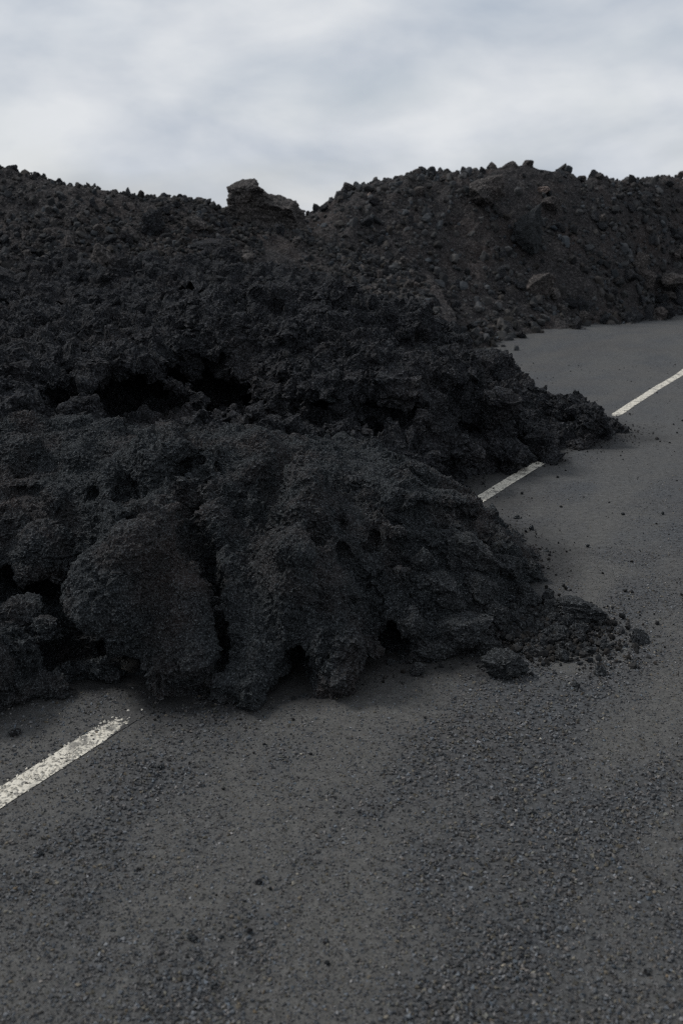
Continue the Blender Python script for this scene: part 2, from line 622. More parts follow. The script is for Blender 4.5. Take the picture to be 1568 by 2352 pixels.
# ---- the lobe in front: its surface as picture points with a height
front_pts = zpt([
    # ridge
    (-330, 1010, .72), (-150, 1000, .70), (0, 985, .70), (120, 985, .70), (230, 1000, .70), (300, 1030, .70), (380, 985, .80), (470, 1000, .74), (540, 992, .77), (690, 1022, .72),
    (790, 1062, .64), (870, 1085, .61), (970, 1092, .55), (1025, 1130, .45), (1070, 1200, .34), (1155, 1268, .20), (1195, 1325, .05),
    # face, from the top down
    (-300, 1200, .50), (-150, 1200, .50), (40, 1180, .50), (60, 1350, .28), (-150, 1400, .28), (-300, 1400, .28),
    (330, 1150, .60), (250, 1240, .54), (190, 1390, .34), (300, 1440, .24), (370, 1250, .52), (420, 1380, .36), (400, 1500, .20),
    (560, 1180, .54), (560, 1330, .36), (580, 1450, .22), (690, 1180, .58), (720, 1300, .46), (740, 1420, .31), (770, 1500, .17), (640, 1400, .32),
    (860, 1200, .50), (880, 1330, .33), (920, 1440, .16), (980, 1220, .44), (1040, 1300, .31), (1060, 1400, .17), (1130, 1330, .20), (1180, 1400, .08),
    (840, 1430, .20),
])
# foot of the lobe, and the bare road outside it
foot = [(-330, 1640), (-150, 1630), (0, 1610), (110, 1580), (230, 1545), (330, 1590), (450, 1610), (590, 1622), (680, 1590), (780, 1560), (880, 1540), (990, 1525), (1110, 1500), (1165, 1470), (1205, 1400), (1225, 1335)]
for u, v in foot:
    a = at_z(u, v, 0.0)
    front_pts.append(a + np.array([0, 0.02, 0.03]))
    front_pts.append(a + np.array([0, -0.16, -0.12]))
for u, v in foot[-4:]:
    a = at_z(u, v, 0.0)
    front_pts.append(a + np.array([0.28, 0.0, -0.25]))
front_pts += [np.array(p) for p in [(1.35, 5.2, -.2), (1.15, 5.6, -.15), (0.95, 6.1, -.2), (0.6, 6.4, .0), (0.2, 6.3, .25), (-0.4, 6.3, .35), (-1.0, 6.3, .45), (-1.8, 6.3, .5), (-2.4, 6.3, .5),
                                    (0.25, 5.4, .50), (-0.4, 5.6, .50), (-1.1, 5.7, .55), (0.75, 5.35, .20), (-2.6, 5.0, .65)]]
FRONT = Surface(front_pts)

# ---- the flow behind it: second tongue and the rough field up to the hills
field_pts = zpt([
    # right edge of the tongue against the road
    (1040, 800, .78), (1105, 840, .58), (1175, 862, .52), (1230, 895, .38), (1280, 925, .28), (1330, 945, .18), (1390, 970, .10),
    # face of the tongue
    (1000, 900, .62), (1100, 960, .36), (1180, 960, .34), (1250, 970, .28), (1330, 980, .14), (1000, 1010, .34), (1080, 1050, .12), (940, 960, .5), (1180, 1030, .08),
    # top of the flow
    (900, 800, .86), (900, 720, 1.0), (1000, 730, .98), (1040, 760, .92), (700, 690, 1.0), (560, 680, 1.05), (400, 680, 1.05), (200, 680, 1.05), (0, 690, 1.0), (-200, 690, 1.0), (-400, 690, 1.0),
    (800, 850, .78), (650, 800, .90), (500, 790, .92), (300, 790, .92), (120, 790, .90), (-60, 790, .90), (-300, 790, .90),
    # brow over the hollow, and the low ground under it
    (200, 835, .86), (320, 835, .86), (440, 850, .84), (560, 880, .76), (700, 900, .66), (820, 910, .62),
    (120, 870, .78), (60, 930, .72), (-80, 900, .75), (-300, 900, .75),
    (800, 990, .44), (880, 1000, .40), (680, 960, .48), (560, 945, .50),
])
for u, v in [(1422, 1008), (1360, 1018), (1275, 1036), (1185, 1068), (1100, 1098), (1050, 1118)]:
    a = at_z(u, v, 0.0)
    field_pts.append(a + np.array([0, 0.03, 0.02]))
    field_pts.append(a + np.array([0.05, -0.25, -0.15]))
field_pts += [np.array(p) for p in [(2.9, 8.5, -.3), (2.6, 9.0, -.25), (2.1, 9.4, -.2), (1.7, 9.9, -.15), (1.45, 10.4, -.1), (1.5, 11.5, -.12), (1.6, 13.0, -.12), (2.4, 11.0, -.35),
                                    (-0.3, 5.75, .42), (-1.0, 5.75, .46), (-1.6, 5.75, .50), (-2.4, 5.75, .55), (-3.3, 5.75, .6), (0.4, 6.2, .25), (0.9, 6.2, -.1), (1.7, 7.0, -.3),
                                    (-0.4, 5.0, .28), (-1.4, 5.0, .30), (-2.6, 5.0, .30), (0.4, 5.2, -.1), (1.0, 5.2, -.3), (1.0, 9.4, .62), (0.6, 10.5, .72), (0.5, 12.0, .5), (0.6, 14.0, .4), (-0.5, 11.5, 1.1), (-0.5, 13.5, 1.0), (-3, 12, 1.15), (-3, 14, 1.3), (-6, 12, 1.15), (-6, 14, 1.4), (-7, 9, 1.1)]]
FIELD = Surface(field_pts)

# ---- the rubble hills
def ypt(lst):
    return [at_y(u, v, Y) for u, v, Y in lst]

left_sky = [(-500, 372, 15.2), (-250, 376, 15.2), (0, 396, 15.2), (80, 404, 15.2), (160, 420, 15.2), (230, 432, 15.2), (310, 440, 15.3), (400, 452, 15.4), (480, 472, 15.6), (540, 490, 15.9), (640, 512, 16.3), (720, 545, 16.6)]
left_sky = [(u, v + 8, Y) for u, v, Y in left_sky]
hill_l = ypt(left_sky) + ypt([(-300, 470, 14.2), (0, 480, 14.2), (150, 490, 14.2), (300, 510, 14.3), (450, 530, 14.5), (560, 550, 14.8), (-300, 560, 13.3), (0, 560, 13.3), (200, 580, 13.3), (400, 600, 13.4), (560, 620, 13.6), (680, 640, 13.8), (0, 625, 12.4), (300, 650, 12.4), (600, 665, 12.4), (-400, 640, 12.4), (-800, 640, 12.6)])
hill_l += [np.array((p[0] * 1.07, p[1] + 1.6, p[2] - 0.35)) for p in ypt(left_sky)] + [np.array((p[0] * 1.2, p[1] + 4.0, p[2] - 1.6)) for p in ypt(left_sky)]
HILL_L = Surface(hill_l)
right_sky = [(560, 540, 18.4), (640, 535, 18.3), (700, 508, 18.2), (770, 452, 18.2), (850, 424, 18.4), (950, 412, 18.6), (1050, 402, 19.0), (1130, 396, 19.3), (1200, 393, 19.6), (1290, 398, 20.0), (1340, 418, 20.4), (1390, 424, 20.8), (1450, 416, 21.4), (1530, 410, 22.2), (1600, 420, 23), (1750, 430, 25), (1950, 440, 28)]
base_r = [(560, 850), (700, 832), (850, 815), (1000, 802), (1100, 793), (1230, 772), (1350, 752), (1460, 738), (1568, 729), (1700, 716), (1900, 702)]
hill_r = ypt(right_sky)
for u, v in base_r:
    a = at_z(u, v, 0.03)
    hill_r.append(a)
    hill_r.append(a + np.array([0.35, -0.55, -0.12]))
hill_r += ypt([(650, 640, 16.0), (760, 560, 16.6), (760, 650, 15.9), (900, 520, 17.2), (900, 640, 16.2), (1000, 730, 15.7), (1100, 500, 18.0), (1100, 620, 17.0), (1200, 470, 18.7), (1200, 600, 17.7), (1250, 700, 16.9), (1330, 520, 19.0), (1350, 640, 18.0), (1450, 500, 20.2), (1450, 640, 18.9), (1560, 520, 21.4), (1560, 640, 20.0), (1700, 600, 22.2), (1500, 700, 19.4), (1850, 580, 25)])
hill_r += [np.array((p[0] * 1.06, p[1] + 1.5, p[2] - 0.35)) for p in ypt(right_sky)] + [np.array((p[0] * 1.15, p[1] + 4.5, p[2] - 2.2)) for p in ypt(right_sky)]
HILL_R = Surface(hill_r)

print('layout', round(time.time() - T0, 1))

# ================================================================== ground and road
gx = np.array([-3000, -600, -100, -30, -12, 0, 12, 30, 100, 600, 3000.0])
gy = np.array([-600, -60, -12, 0, 8, 16, 30, 60, 150, 700, 4000.0])
GX, GY = np.meshgrid(gx, gy, indexing='ij')
V = np.stack([GX, GY, np.full_like(GX, -0.09)], -1).reshape(-1, 3)

def grid_faces(nx, ny):
    i = np.arange(nx * ny).reshape(nx, ny)
    return np.stack([i[:-1, :-1], i[1:, :-1], i[1:, 1:], i[:-1, 1:]], -1).reshape(-1, 4)

o = link('ground', mesh_np('ground', V, grid_faces(len(gx), len(gy))), M['slope'])
tag(o, kind='structure')

def dust_amount(x, y):
    s, t = to_st(x, y)
    p = np.stack([s * 0.55, t * 1.7, np.full_like(s, 3.3)], -1).reshape(-1, 3)
    q = np.stack([s * 2.2, t * 4.2, np.full_like(s, 9.1)], -1).reshape(-1, 3)
    r = np.stack([s * 7.0, t * 9.0, np.full_like(s, 5.1)], -1).reshape(-1, 3)
    n = fbm(p, 3) + 0.55 * fbm(q, 3) + 0.25 * fbm(r, 2)
    d = 0.9 * sstep(-0.55, 0.5, n.reshape(s.shape))
    return d * (1 - 0.5 * sstep(4.5, 8.0, y))

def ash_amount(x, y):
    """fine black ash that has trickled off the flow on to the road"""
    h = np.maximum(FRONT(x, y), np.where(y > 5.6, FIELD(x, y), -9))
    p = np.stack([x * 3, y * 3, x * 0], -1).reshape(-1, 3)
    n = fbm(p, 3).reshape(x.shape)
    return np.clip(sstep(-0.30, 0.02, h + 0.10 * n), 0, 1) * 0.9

ss = np.concatenate([np.arange(-9, -5.6, 0.3), np.arange(-5.6, 6, 0.05), np.arange(6, 14, 0.16), np.arange(14, 80, 1.5)])
tt = np.concatenate([[-3.75], np.arange(-3.7, 3.9, 0.05), [3.95]])
S_, T_ = np.meshgrid(ss, tt, indexing='ij')
X_, Y_ = from_st(S_, T_)
Z_ = road_z(X_, Y_)
nz = fbm(np.stack([X_ * 1.3, Y_ * 1.3, X_ * 0], -1).reshape(-1, 3), 3).reshape(X_.shape)
Z_ = Z_ + 0.006 * nz
Z_[:, 0] = -0.14
Z_[:, -1] = -0.14
me = mesh_np('road', np.stack([X_, Y_, Z_], -1).reshape(-1, 3), grid_faces(*X_.shape)[:, ::-1])
attr_f(me, 'dust', dust_amount(X_, Y_).ravel())
attr_f(me, 'ash', ash_amount(X_, Y_).ravel())
set_smooth(me)
road = tag(link('road', me, M['road']), kind='structure')

# painted line: one worn strip, a sheet on the road
ls = np.concatenate([np.arange(-5.5, 6, 0.04), np.arange(6, 50, 0.2)])
lt = np.linspace(-0.045, 0.045, 5)
S_, T_ = np.meshgrid(ls, lt, indexing='ij')
edge = pn(np.stack([S_ * 22, T_ * 0 + np.sign(T_) * 3, S_ * 0], -1).reshape(-1, 3)).reshape(S_.shape)
T2 = T_ * (1 + 0.10 * edge) + 0.012 * np.sin(S_ * 0.7)
X_, Y_ = from_st(S_, T2)
nz = fbm(np.stack([X_ * 1.3, Y_ * 1.3, X_ * 0], -1).reshape(-1, 3), 3).reshape(X_.shape)
LF = grid_faces(*X_.shape)[:, ::-1]
fs = S_.ravel()[LF].mean(1)
s_end = to_st(-0.73, 3.25)[0]                 # where ash swallows the line before and behind the lobe
LF = LF[(fs < s_end + 0.03) | ((fs > -0.9) & (fs < 1.62)) | (fs > 3.2)]
me = mesh_np('painted_line', np.stack([X_, Y_, road_z(X_, Y_) + 0.006 * nz + 0.0025], -1).reshape(-1, 3), LF)
cover = np.where(S_ < -1.0, sstep(s_end - 0.30, s_end + 0.16, S_), np.where(S_ < 2.6, sstep(1.15, 1.75, S_), sstep(3.7, 3.4, S_)))
cover = np.clip(cover + 0.35 * (np.abs(T_) > 0.04), 0, 1)
attr_f(me, 'cover', cover.ravel())
line = link('painted_line', me, M['paint'], road)
line['label'] = 'worn white painted line on the grey road'

print('road', round(time.time() - T0, 1))

# ================================================================== rocks
def icosphere(sub):
    t = (1 + 5 ** 0.5) / 2
    V = [(-1, t, 0), (1, t, 0), (-1, -t, 0), (1, -t, 0), (0, -1, t), (0, 1, t), (0, -1, -t), (0, 1, -t), (t, 0, -1), (t, 0, 1), (-t, 0, -1), (-t, 0, 1)]
    V = [np.array(v) / np.linalg.norm(v) for v in V]
    F = [(0, 11, 5), (0, 5, 1), (0, 1, 7), (0, 7, 10), (0, 10, 11), (1, 5, 9), (5, 11, 4), (11, 10, 2), (10, 7, 6), (7, 1, 8), (3, 9, 4), (3, 4, 2), (3, 2, 6), (3, 6, 8), (3, 8, 9), (4, 9, 5), (2, 4, 11), (6, 2, 10), (8, 6, 7), (9, 8, 1)]
    for _ in range(sub):
        cache, F2 = {}, []
        def mid(a, b):
            k = (min(a, b), max(a, b))
            if k not in cache:
                m = V[a] + V[b]
                V.append(m / np.linalg.norm(m))
                cache[k] = len(V) - 1
            return cache[k]
        for a, b, c in F:
            x, y, z = mid(a, b), mid(b, c), mid(c, a)
            F2 += [(a, x, z), (b, y, x), (c, z, y), (x, y, z)]
        F = F2
    return np.array(V), np.array(F, np.int32)

ICO = {k: icosphere(k) for k in (0, 1, 2, 3, 4, 5)}

def rock_shape(sub, seed, planes=14, rough=0.10, squash=(1, 0.85, 0.7), blocky=False):
    """angular broken rock of about unit radius"""
    r = np.random.default_rng(seed)
    D, F = ICO[sub]
    n = r.normal(size=(planes, 3))
    n /= np.linalg.norm(n, axis=1)[:, None]
    dist = r.uniform(0.62, 1.0, planes)
    if blocky:                                   # six jittered box faces and a few knocked-off corners
        ax = np.concatenate([np.eye(3), -np.eye(3)]) + r.normal(0, 0.20, (6, 3))
        n = np.concatenate([ax, n[:4]])
        n /= np.linalg.norm(n, axis=1)[:, None]
        dist = np.concatenate([r.uniform(0.5, 0.85, 6), r.uniform(0.75, 1.0, 4)])
    c = D @ n.T
    rad = np.where(c > 0.05, dist / np.maximum(c, 0.05), 9).min(1)
    rad = np.minimum(rad, 1.25)
    V = D * rad[:, None]
    off = r.uniform(0, 50, 3)
    V = V + D * (rough * 1.1 * pn(V * 2.2 + off) + rough * 0.6 * pn(V * 5 + off) + rough * 0.35 * pn(V * 11 + off))[:, None]
    if sub >= 4:
        w, _ = worley(V * 4.5 + off)
        V = V + D * (rough * 0.45 * (0.5 - w) + rough * 0.22 * pn(V * 24 + off))[:, None]
        if sub >= 5:
            V = V + D * (rough * 0.13 * pn(V * 52 + off))[:, None]
    return V * np.array(squash), F

def rot_matrix(a, b, c):
    ca, sa, cb, sb, cc, sc_ = math.cos(a), math.sin(a), math.cos(b), math.sin(b), math.cos(c), math.sin(c)
    return np.array([[ca, -sa, 0], [sa, ca, 0], [0, 0, 1]]) @ np.array([[cb, 0, sb], [0, 1, 0], [-sb, 0, cb]]) @ np.array([[1, 0, 0], [0, cc, -sc_], [0, sc_, cc]])

def rand_rots(n, tilt=math.pi):
    a = RNG.uniform(0, 2 * math.pi, n)
    b = RNG.uniform(-tilt, tilt, n)
    c = RNG.uniform(-tilt, tilt, n)
    ca, sa, cb, sb, cc, s3 = np.cos(a), np.sin(a), np.cos(b), np.sin(b), np.cos(c), np.sin(c)
    R = np.empty((n, 3, 3))
    R[:, 0, 0] = ca * cb; R[:, 0, 1] = ca * sb * s3 - sa * cc; R[:, 0, 2] = ca * sb * cc + sa * s3
    R[:, 1, 0] = sa * cb; R[:, 1, 1] = sa * sb * s3 + ca * cc; R[:, 1, 2] = sa * sb * cc - ca * s3
    R[:, 2, 0] = -sb; R[:, 2, 1] = cb * s3; R[:, 2, 2] = cb * cc
    return R

def scatter_mesh(name, shapes, pos, size, tint, tilt=math.pi, flat=None):
    """many stones as one mesh; pos n x 3, size n (radius), tint n x 3"""
    Vs, Fs, Cs, base = [], [], [], 0
    pick = RNG.integers(0, len(shapes), len(pos))
    R = rand_rots(len(pos), tilt)
    for k, (V0, F0) in enumerate(shapes):
        I = np.where(pick == k)[0]
        if len(I) == 0: continue
        W = np.einsum('nij,vj->nvi', R[I], V0) * size[I][:, None, None]
        if flat is not None:
            W[:, :, 2] *= flat
        W += pos[I][:, None, :]
        n, v = W.shape[:2]
        Vs.append(W.reshape(-1, 3))
        Fs.append((F0[None] + (np.arange(n) * v)[:, None, None]).reshape(-1, 3) + base)
        Cs.append(np.repeat(tint[I], v, axis=0))
        base += n * v
    me = mesh_np(name, np.concatenate(Vs), np.concatenate(Fs))
    attr_c(me, 'tint', np.concatenate(Cs))
    set_flat(me)
    return me

def grey_tints(n, lo, hi, warm=0.0):
    g = RNG.uniform(lo, hi, n) ** 1.0
    w = RNG.normal(0, 0.05, n) + warm
    return np.stack([g * (1 + w), g, g * (1 - w + 0.01)], 1)

rock_cache = {}
def rock_mesh(kind, k, sub, mat, **kw):
    key = (kind, k)
    if key not in rock_cache:
        V, F = rock_shape(sub, 1000 + 37 * k + len(kind), **kw)
        me = mesh_np(kind, V, F)
        set_flat(me)
        me.materials.append(mat)
        rock_cache[key] = me
    return rock_cache[key]

def place_rock(name, me, c, size, rot=None, parent=None, scale=(1, 1, 1)):
    o = bpy.data.objects.new(name, me)
    col.objects.link(o)
    c = np.array(c, float)
    if parent is not None:
        o.parent = parent
        c = c - np.array(parent.location)
    o.location = c
    o.rotation_euler = rot if rot is not None else (random.uniform(-3, 3), random.uniform(-3, 3), random.uniform(-3, 3))
    o.scale = (size * scale[0], size * scale[1], size * scale[2])
    return o

# ================================================================== lava: displaced crust
def crust_displace(V, F, amps, knob, wobble=0.5, off=0.0, fine=1.0):
    n = normals(V, F).astype(np.float32)
    p = V.astype(np.float32) + off
    q = p + 0.05 * vnoise(p * 3.5)
    d = np.zeros(len(V), np.float32)
    for sc_, a, mode in amps:
        a = a * fine if sc_ >= 30 else a
        if mode == 'b':          # rounded lumps with creases
            d += a * (np.abs(pn(q * sc_)) * 1.6 - 0.45)
        elif mode == 'n':
            d += a * pn(q * sc_)
        elif mode == 'w':        # knobs
            w, i = worley(q * sc_)
            d += a * knob * (0.55 - w + 0.35 * (i - 0.5))
        elif mode == 'r':        # sharp ridges
            d += a * (0.4 - np.abs(pn(q * sc_)) * 1.6)
    dirv = n + wobble * vnoise(p * 9.0) + 0.35 * wobble * vnoise(p * 28.0)
    return V + dirv * d[:, None]

def split_by(V, F, seeds, off=0.0):
    """index of the nearest seed for every face, with a wandering border"""
    c = V[F].mean(1)
    c = c + 0.05 * vnoise(c * 5.0 + off)
    s = np.array(seeds)
    d = np.stack([((c - q) ** 2).sum(1) for q in s], 1)
    return d.argmin(1)

def lava_part(name, V, F, mat, parent=None):
    v, f, _ = compact(V, F)
    me = mesh_np(name, v, f)
    set_flat(me)
    return link(name, me, mat, parent)

# ---- front lobe
FR = Field((-2.35, 3.0, -0.10), (1.45, 6.35, 1.12), 0.0178)
def undercut(X, Y):
    p = np.stack([X * 2.6, Y * 0.4, X * 0], -1).reshape(-1, 3)
    w = 0.55 + 0.9 * pn(p).reshape(X.shape)
    return np.clip(w, 0.1, 1.2) * 0.15 * (1 - sstep(0.3, 0.6, X))
FR.height(FRONT, undercut)
def sculpt(Fd, u, v, ru, rv, rd, push, k, rot, add):
    c = Fd.hit(u, v)
    m = mpp(c[1])
    d = ray(u, v); d = d / np.linalg.norm(d)
    c = c + d * push
    (Fd.add if add else Fd.cut)(c, (ru * m, rd, rv * m), k, rot)
def fr_add(u, v, ru, rv, rd, push=0.05, k=0.04, rot=0.0): sculpt(FR, u, v, ru, rv, rd, push, k, rot, True)
def fr_cut(u, v, ru, rv, rd, push=0.04, k=0.02, rot=0.0): sculpt(FR, u, v, ru, rv, rd, push, k, rot, False)
# swelling masses of the face
fr_add(290, 1380, 150, 160, .26, .14, .05, 0.3)
fr_add(340, 1240, 120, 110, .24, .14, .05)
fr_add(430, 1500, 90, 90, .18, .10, .05)
fr_add(700, 1170, 70, 120, .22, .13, .06, 0.2)
fr_add(680, 1310, 62, 130, .20, .12, .05)
fr_add(765, 1420, 85, 120, .22, .10, .05)
fr_add(378, 1050, 82, 78, .20, .10, .04)
fr_add(600, 1060, 70, 55, .20, .10, .05)
fr_add(500, 1050, 50, 50, .20, .12, .05)
fr_add(880, 1140, 130, 60, .24, .12, .05)
fr_add(1010, 1190, 95, 75, .24, .12, .05)
fr_add(1150, 1290, 60, 55, .16, .08, .04)
fr_add(860, 1225, 90, 40, .16, .08, .03)
fr_add(400, 1350, 34, 40, .08, .04, .02)
# lumps to the side of the big face
fr_add(50, 1060, 80, 75, .20, .09, .03)
fr_add(195, 1060, 72, 66, .18, .08, .03)
fr_add(255, 1100, 36, 44, .10, .04, .02)
fr_add(135, 1160, 34, 70, .12, .03, .02)
fr_add(120, 1255, 64, 60, .15, .03, .03)
fr_add(25, 1215, 55, 70, .15, .05, .03)
fr_add(-80, 1340, 100, 110, .2, .08, .04)
fr_add(25, 1490, 85, 100, .16, .04, .03)
fr_add(-90, 1540, 110, 100, .2, .08, .04)
fr_add(108, 1440, 45, 42, .12, .04, .02)
# hollows between them
fr_cut(95, 1365, 62, 50, .45, .05, .02)
fr_cut(185, 1465, 72, 72, .45, .02, .02)
fr_cut(270, 1530, 80, 40, .45, .02, .02)
fr_cut(692, 1535, 46, 50, .40, .06, .02)
fr_cut(855, 1530, 42, 42, .30, .05, .02)
fr_cut(915, 1465, 46, 60, .30, .05, .02)
fr_cut(225, 1140, 36, 26, .16, .03, .015)
fr_cut(10, 1340, 32, 36, .25, .05, .015)
fr_cut(810, 1200, 75, 13, .07, .01, .015, 0.1)
fr_cut(880, 1255, 60, 13, .07, .01, .015, -0.1)
fr_cut(930, 1300, 55, 12, .07, .01, .015)
fr_cut(420, 1085, 20, 30, .10, .02, .015)
fr_cut(300, 1120, 26, 16, .14, .02, .015)
fr_cut(60, 1130, 60, 12, .12, .01, .015)
for u, v, z, r in [(-15, 1500, .14, .13), (62, 1530, .09, .08), (25, 1450, .17, .06), (95, 1560, .05, .07), (40, 1490, .16, .07), (-110, 1540, .14, .22), (118, 1455, .19, .075), (60, 1420, .20, .08), (20, 1580, .04, .10), (120, 1580, .03, .07), (225, 1535, .05, .075), (260, 1550, .02, .05)]:  # last two lumps are added to cover a sunlit patch of cave floor
    FR.add(at_z(u, v, z), (r, r * 0.9, r * 0.85), 0.03)
for u, v, z, r in [(55, 985, .70, .13), (150, 975, .70, .09), (250, 1000, .68, .12), (-60, 990, .70, .12), (540, 1000, .75, .07), (650, 1010, .72, .10)]:
    FR.add(at_z(u, v, z), (r, r, r * 0.7), 0.03)
# toes that hang to the road
fr_add(560, 1545, 105, 58, .15, .05, .03)
fr_add(585, 1590, 42, 42, .09, .02, .02)
fr_add(390, 1550, 72, 50, .12, .05, .02)
fr_add(785, 1490, 58, 80, .12, .03, .03)
fr_add(775, 1540, 28, 36, .07, .02, .02)
fr_add(475, 1590, 38, 26, .08, .02, .02)
fr_cut(655, 1590, 46, 30, .25, .05, .02)
# the long crack down the face
FR.groove([(425, 1165), (445, 1220), (470, 1290), (492, 1360), (506, 1420), (512, 1450)], 0.017, 0.13, FRONT)
FR.groove([(385, 1150), (425, 1165)], 0.022, 0.09, FRONT)
FR.groove([(265, 1110), (300, 1145), (385, 1150)], 0.018, 0.08, FRONT)
FR.groove([(450, 1190), (480, 1130), (460, 1060)], 0.010, 0.04, FRONT)
for line, wd, dp in [([(650, 1050), (610, 1130), (590, 1230), (585, 1330), (600, 1400), (630, 1480)], .034, .045), ([(820, 1100), (780, 1180), (790, 1260), (840, 1340), (870, 1420)], .030, .045),
                     ([(250, 1200), (270, 1300), (330, 1370), (345, 1450)], .022, .030), ([(930, 1130), (900, 1200), (960, 1260), (1040, 1290)], .022, .040), ([(460, 1060), (520, 1110), (510, 1180)], .024, .035),
                     ([(730, 1220), (830, 1215), (920, 1260)], .014, .050), ([(1000, 1130), (1060, 1190), (1130, 1240)], .018, .035)]:
    FR.groove(line, wd, dp, FRONT)
FR.roughen(0.028, 5.0, 3)
V, F = FR.mesh()
print('front quads', len(F), round(time.time() - T0, 1))
V, F = subdivide(V, F)
kn = sstep(-0.10, 0.42, fbm(V * 2.6 + 4.0, 3) + 0.45 * (0.30 - V[:, 2]))
fold = np.stack([V[:, 0] * 5.2 + 0.8 * V[:, 1], V[:, 1] * 1.3, V[:, 2] * 2.2], 1) + 0.25 * vnoise(V * 2.2)
fold2 = np.stack([V[:, 0] * 2.5 + V[:, 2] * 5.0, V[:, 1] * 4.0 + V[:, 2] * 7.0, V[:, 2] * 2.0], 1) + 0.3 * vnoise(V * 2.6 + 5)
flank_w = sstep(0.0, 0.35, V[:, 0])
V = V + normals(V, F) * ((0.034 * (1 - flank_w) + 0.010) * (np.abs(pn(fold)) * 1.6 - 0.45) + 0.050 * flank_w * (np.abs(pn(fold2)) * 1.6 - 0.45))[:, None]
V = crust_displace(V, F, [(7.0, .013, 'b'), (17.0, .008, 'b'), (10.0, .034, 'w'), (26.0, .024, 'w'), (36.0, .013, 'b'), (62.0, .013, 'n'), (110.0, .0085, 'n')], 0.14 + 1.15 * kn, 0.55, fine=0.72 + 0.5 * kn)
print('front done', len(F), round(time.time() - T0, 1))

lobe = tag(empty('lava_lobe', (0.0, 4.3, 0.0)), 'large cracked black lava lobe with overhanging toes covering the white line', 'lava lobe')
lump = tag(empty('lava_lump', (-1.4, 4.0, 0.0)), 'knobbly black lava lump beside the cracked lobe, with dark hollows under it', 'lava lump')
seeds, owner = [], []
def sd_(u, v, z, own, part):
    seeds.append(at_z(u, v, z)); owner.append((own, part))
for u, v, z in [(300, 1250, .5), (230, 1400, .35), (380, 1400, .35), (330, 1180, .55), (440, 1480, .2)]: sd_(u, v, z, lobe, 'crust_slab')
for u, v, z in [(540, 1180, .52), (560, 1350, .36), (600, 1450, .25), (700, 1200, .55), (690, 1330, .42), (740, 1420, .3)]: sd_(u, v, z, lobe, 'crust_slab_b')
for u, v, z in [(880, 1180, .5), (900, 1330, .33), (1020, 1200, .42), (1120, 1300, .25), (1000, 1420, .15), (1180, 1350, .15)]: sd_(u, v, z, lobe, 'flank')
for u, v, z in [(390, 1030, .75), (350, 1080, .68), (430, 1070, .68)]: sd_(u, v, z, lobe, 'knob')
for u, v, z in [(560, 1030, .75), (650, 1050, .70), (800, 1080, .62)]: sd_(u, v, z, lobe, 'brow')
for u, v, z in [(560, 1560, .09), (590, 1600, .03), (510, 1550, .1)]: sd_(u, v, z, lobe, 'toe')
for u, v, z in [(390, 1560, .07), (350, 1560, .05)]: sd_(u, v, z, lobe, 'toe_b')
for u, v, z in [(785, 1500, .12), (775, 1540, .05)]: sd_(u, v, z, lobe, 'toe_c')
for u, v, z in [(60, 1050, .66), (200, 1050, .66), (20, 1200, .48), (-200, 1100, .6), (-400, 1100, .6)]: sd_(u, v, z, lump, 'crust')
for u, v, z in [(140, 1180, .46), (115, 1260, .36)]: sd_(u, v, z, lump, 'pinnacle')
for u, v, z in [(30, 1480, .17), (-80, 1540, .14), (105, 1445, .22), (-60, 1330, .3), (-300, 1400, .3)]: sd_(u, v, z, lump, 'foot')
seeds += [np.array((0.2, 5.3, .5)), np.array((-0.5, 5.4, .5)), np.array((-1.2, 5.5, .5)), np.array((-2.0, 5.6, .5))]
owner += [(lobe, 'brow'), (lobe, 'brow'), (lump, 'crust'), (lump, 'crust')]
idx = split_by(V, F, seeds)
for key in dict.fromkeys(owner):
    sel = np.isin(idx, [i for i, k in enumerate(owner) if k == key])
    if sel.any():
        nm = key[1].split('_b')[0].split('_c')[0] if key[1] not in ('crust_slab',) else 'crust_slab'
        nm = {'crust_slab_b': 'crust_slab', 'toe_b': 'toe', 'toe_c': 'toe'}.get(key[1], key[1])
        lava_part(nm, V, F[sel], M['crust'], key[0])

# ---- second tongue
FB = Field((-3.6, 5.0, -0.10), (3.0, 9.9, 1.45), 0.0285)
FB.height(FIELD)
def fb_add(u, v, ru, rv, rd, push=0.1, k=0.05, rot=0.0): sculpt(FB, u, v, ru, rv, rd, push, k, rot, True)
def fb_cut(u, v, ru, rv, rd, push=0.05, k=0.03, rot=0.0): sculpt(FB, u, v, ru, rv, rd, push, k, rot, False)
for u, v, Y, r in [(235, 905, 6.70, (.36, .95, .19)), (360, 912, 6.75, (.46, .95, .19)), (510, 925, 6.70, (.42, .8, .14)), (690, 922, 6.6, (.42, .6, .10)), (180, 895, 6.4, (.22, .6, .15)),
                   (455, 925, 5.6, (.32, .40, .17)), (560, 940, 5.7, (.3, .35, .13)), (300, 918, 6.0, (.48, .5, .15)), (430, 912, 6.1, (.44, .6, .175)), (462, 898, 6.35, (.26, .65, .17)), (415, 898, 6.2, (.30, .8, .19)), (640, 925, 6.3, (.4, .5, .11)), (570, 930, 6.05, (.40, .45, .11))]:
    FB.cut(at_y(u, v, Y), r, 0.03)                 # the long hollow, and the low ground before it
fb_add(560, 960, 100, 26, .16, .06)                # slab in front of it
fb_add(810, 965, 80, 32, .18, .06, .04, 0.4)
fb_add(1200, 872, 40, 30, .18, .08)                # knobs on the edge
fb_add(1300, 948, 50, 24, .18, .08)
fb_add(1130, 845, 40, 36, .2, .1)
fb_add(1390, 990, 36, 18, .16, .05)
fb_add(1255, 935, 70, 30, .25, .10)
fb_add(980, 850, 110, 55, .4, .25)
fb_add(1090, 930, 90, 46, .3, .15)
fb_add(1000, 1040, 100, 34, .25, .12)
fb_add(1150, 1030, 80, 26, .2, .08)
fb_add(100, 895, 50, 42, .2, .1)
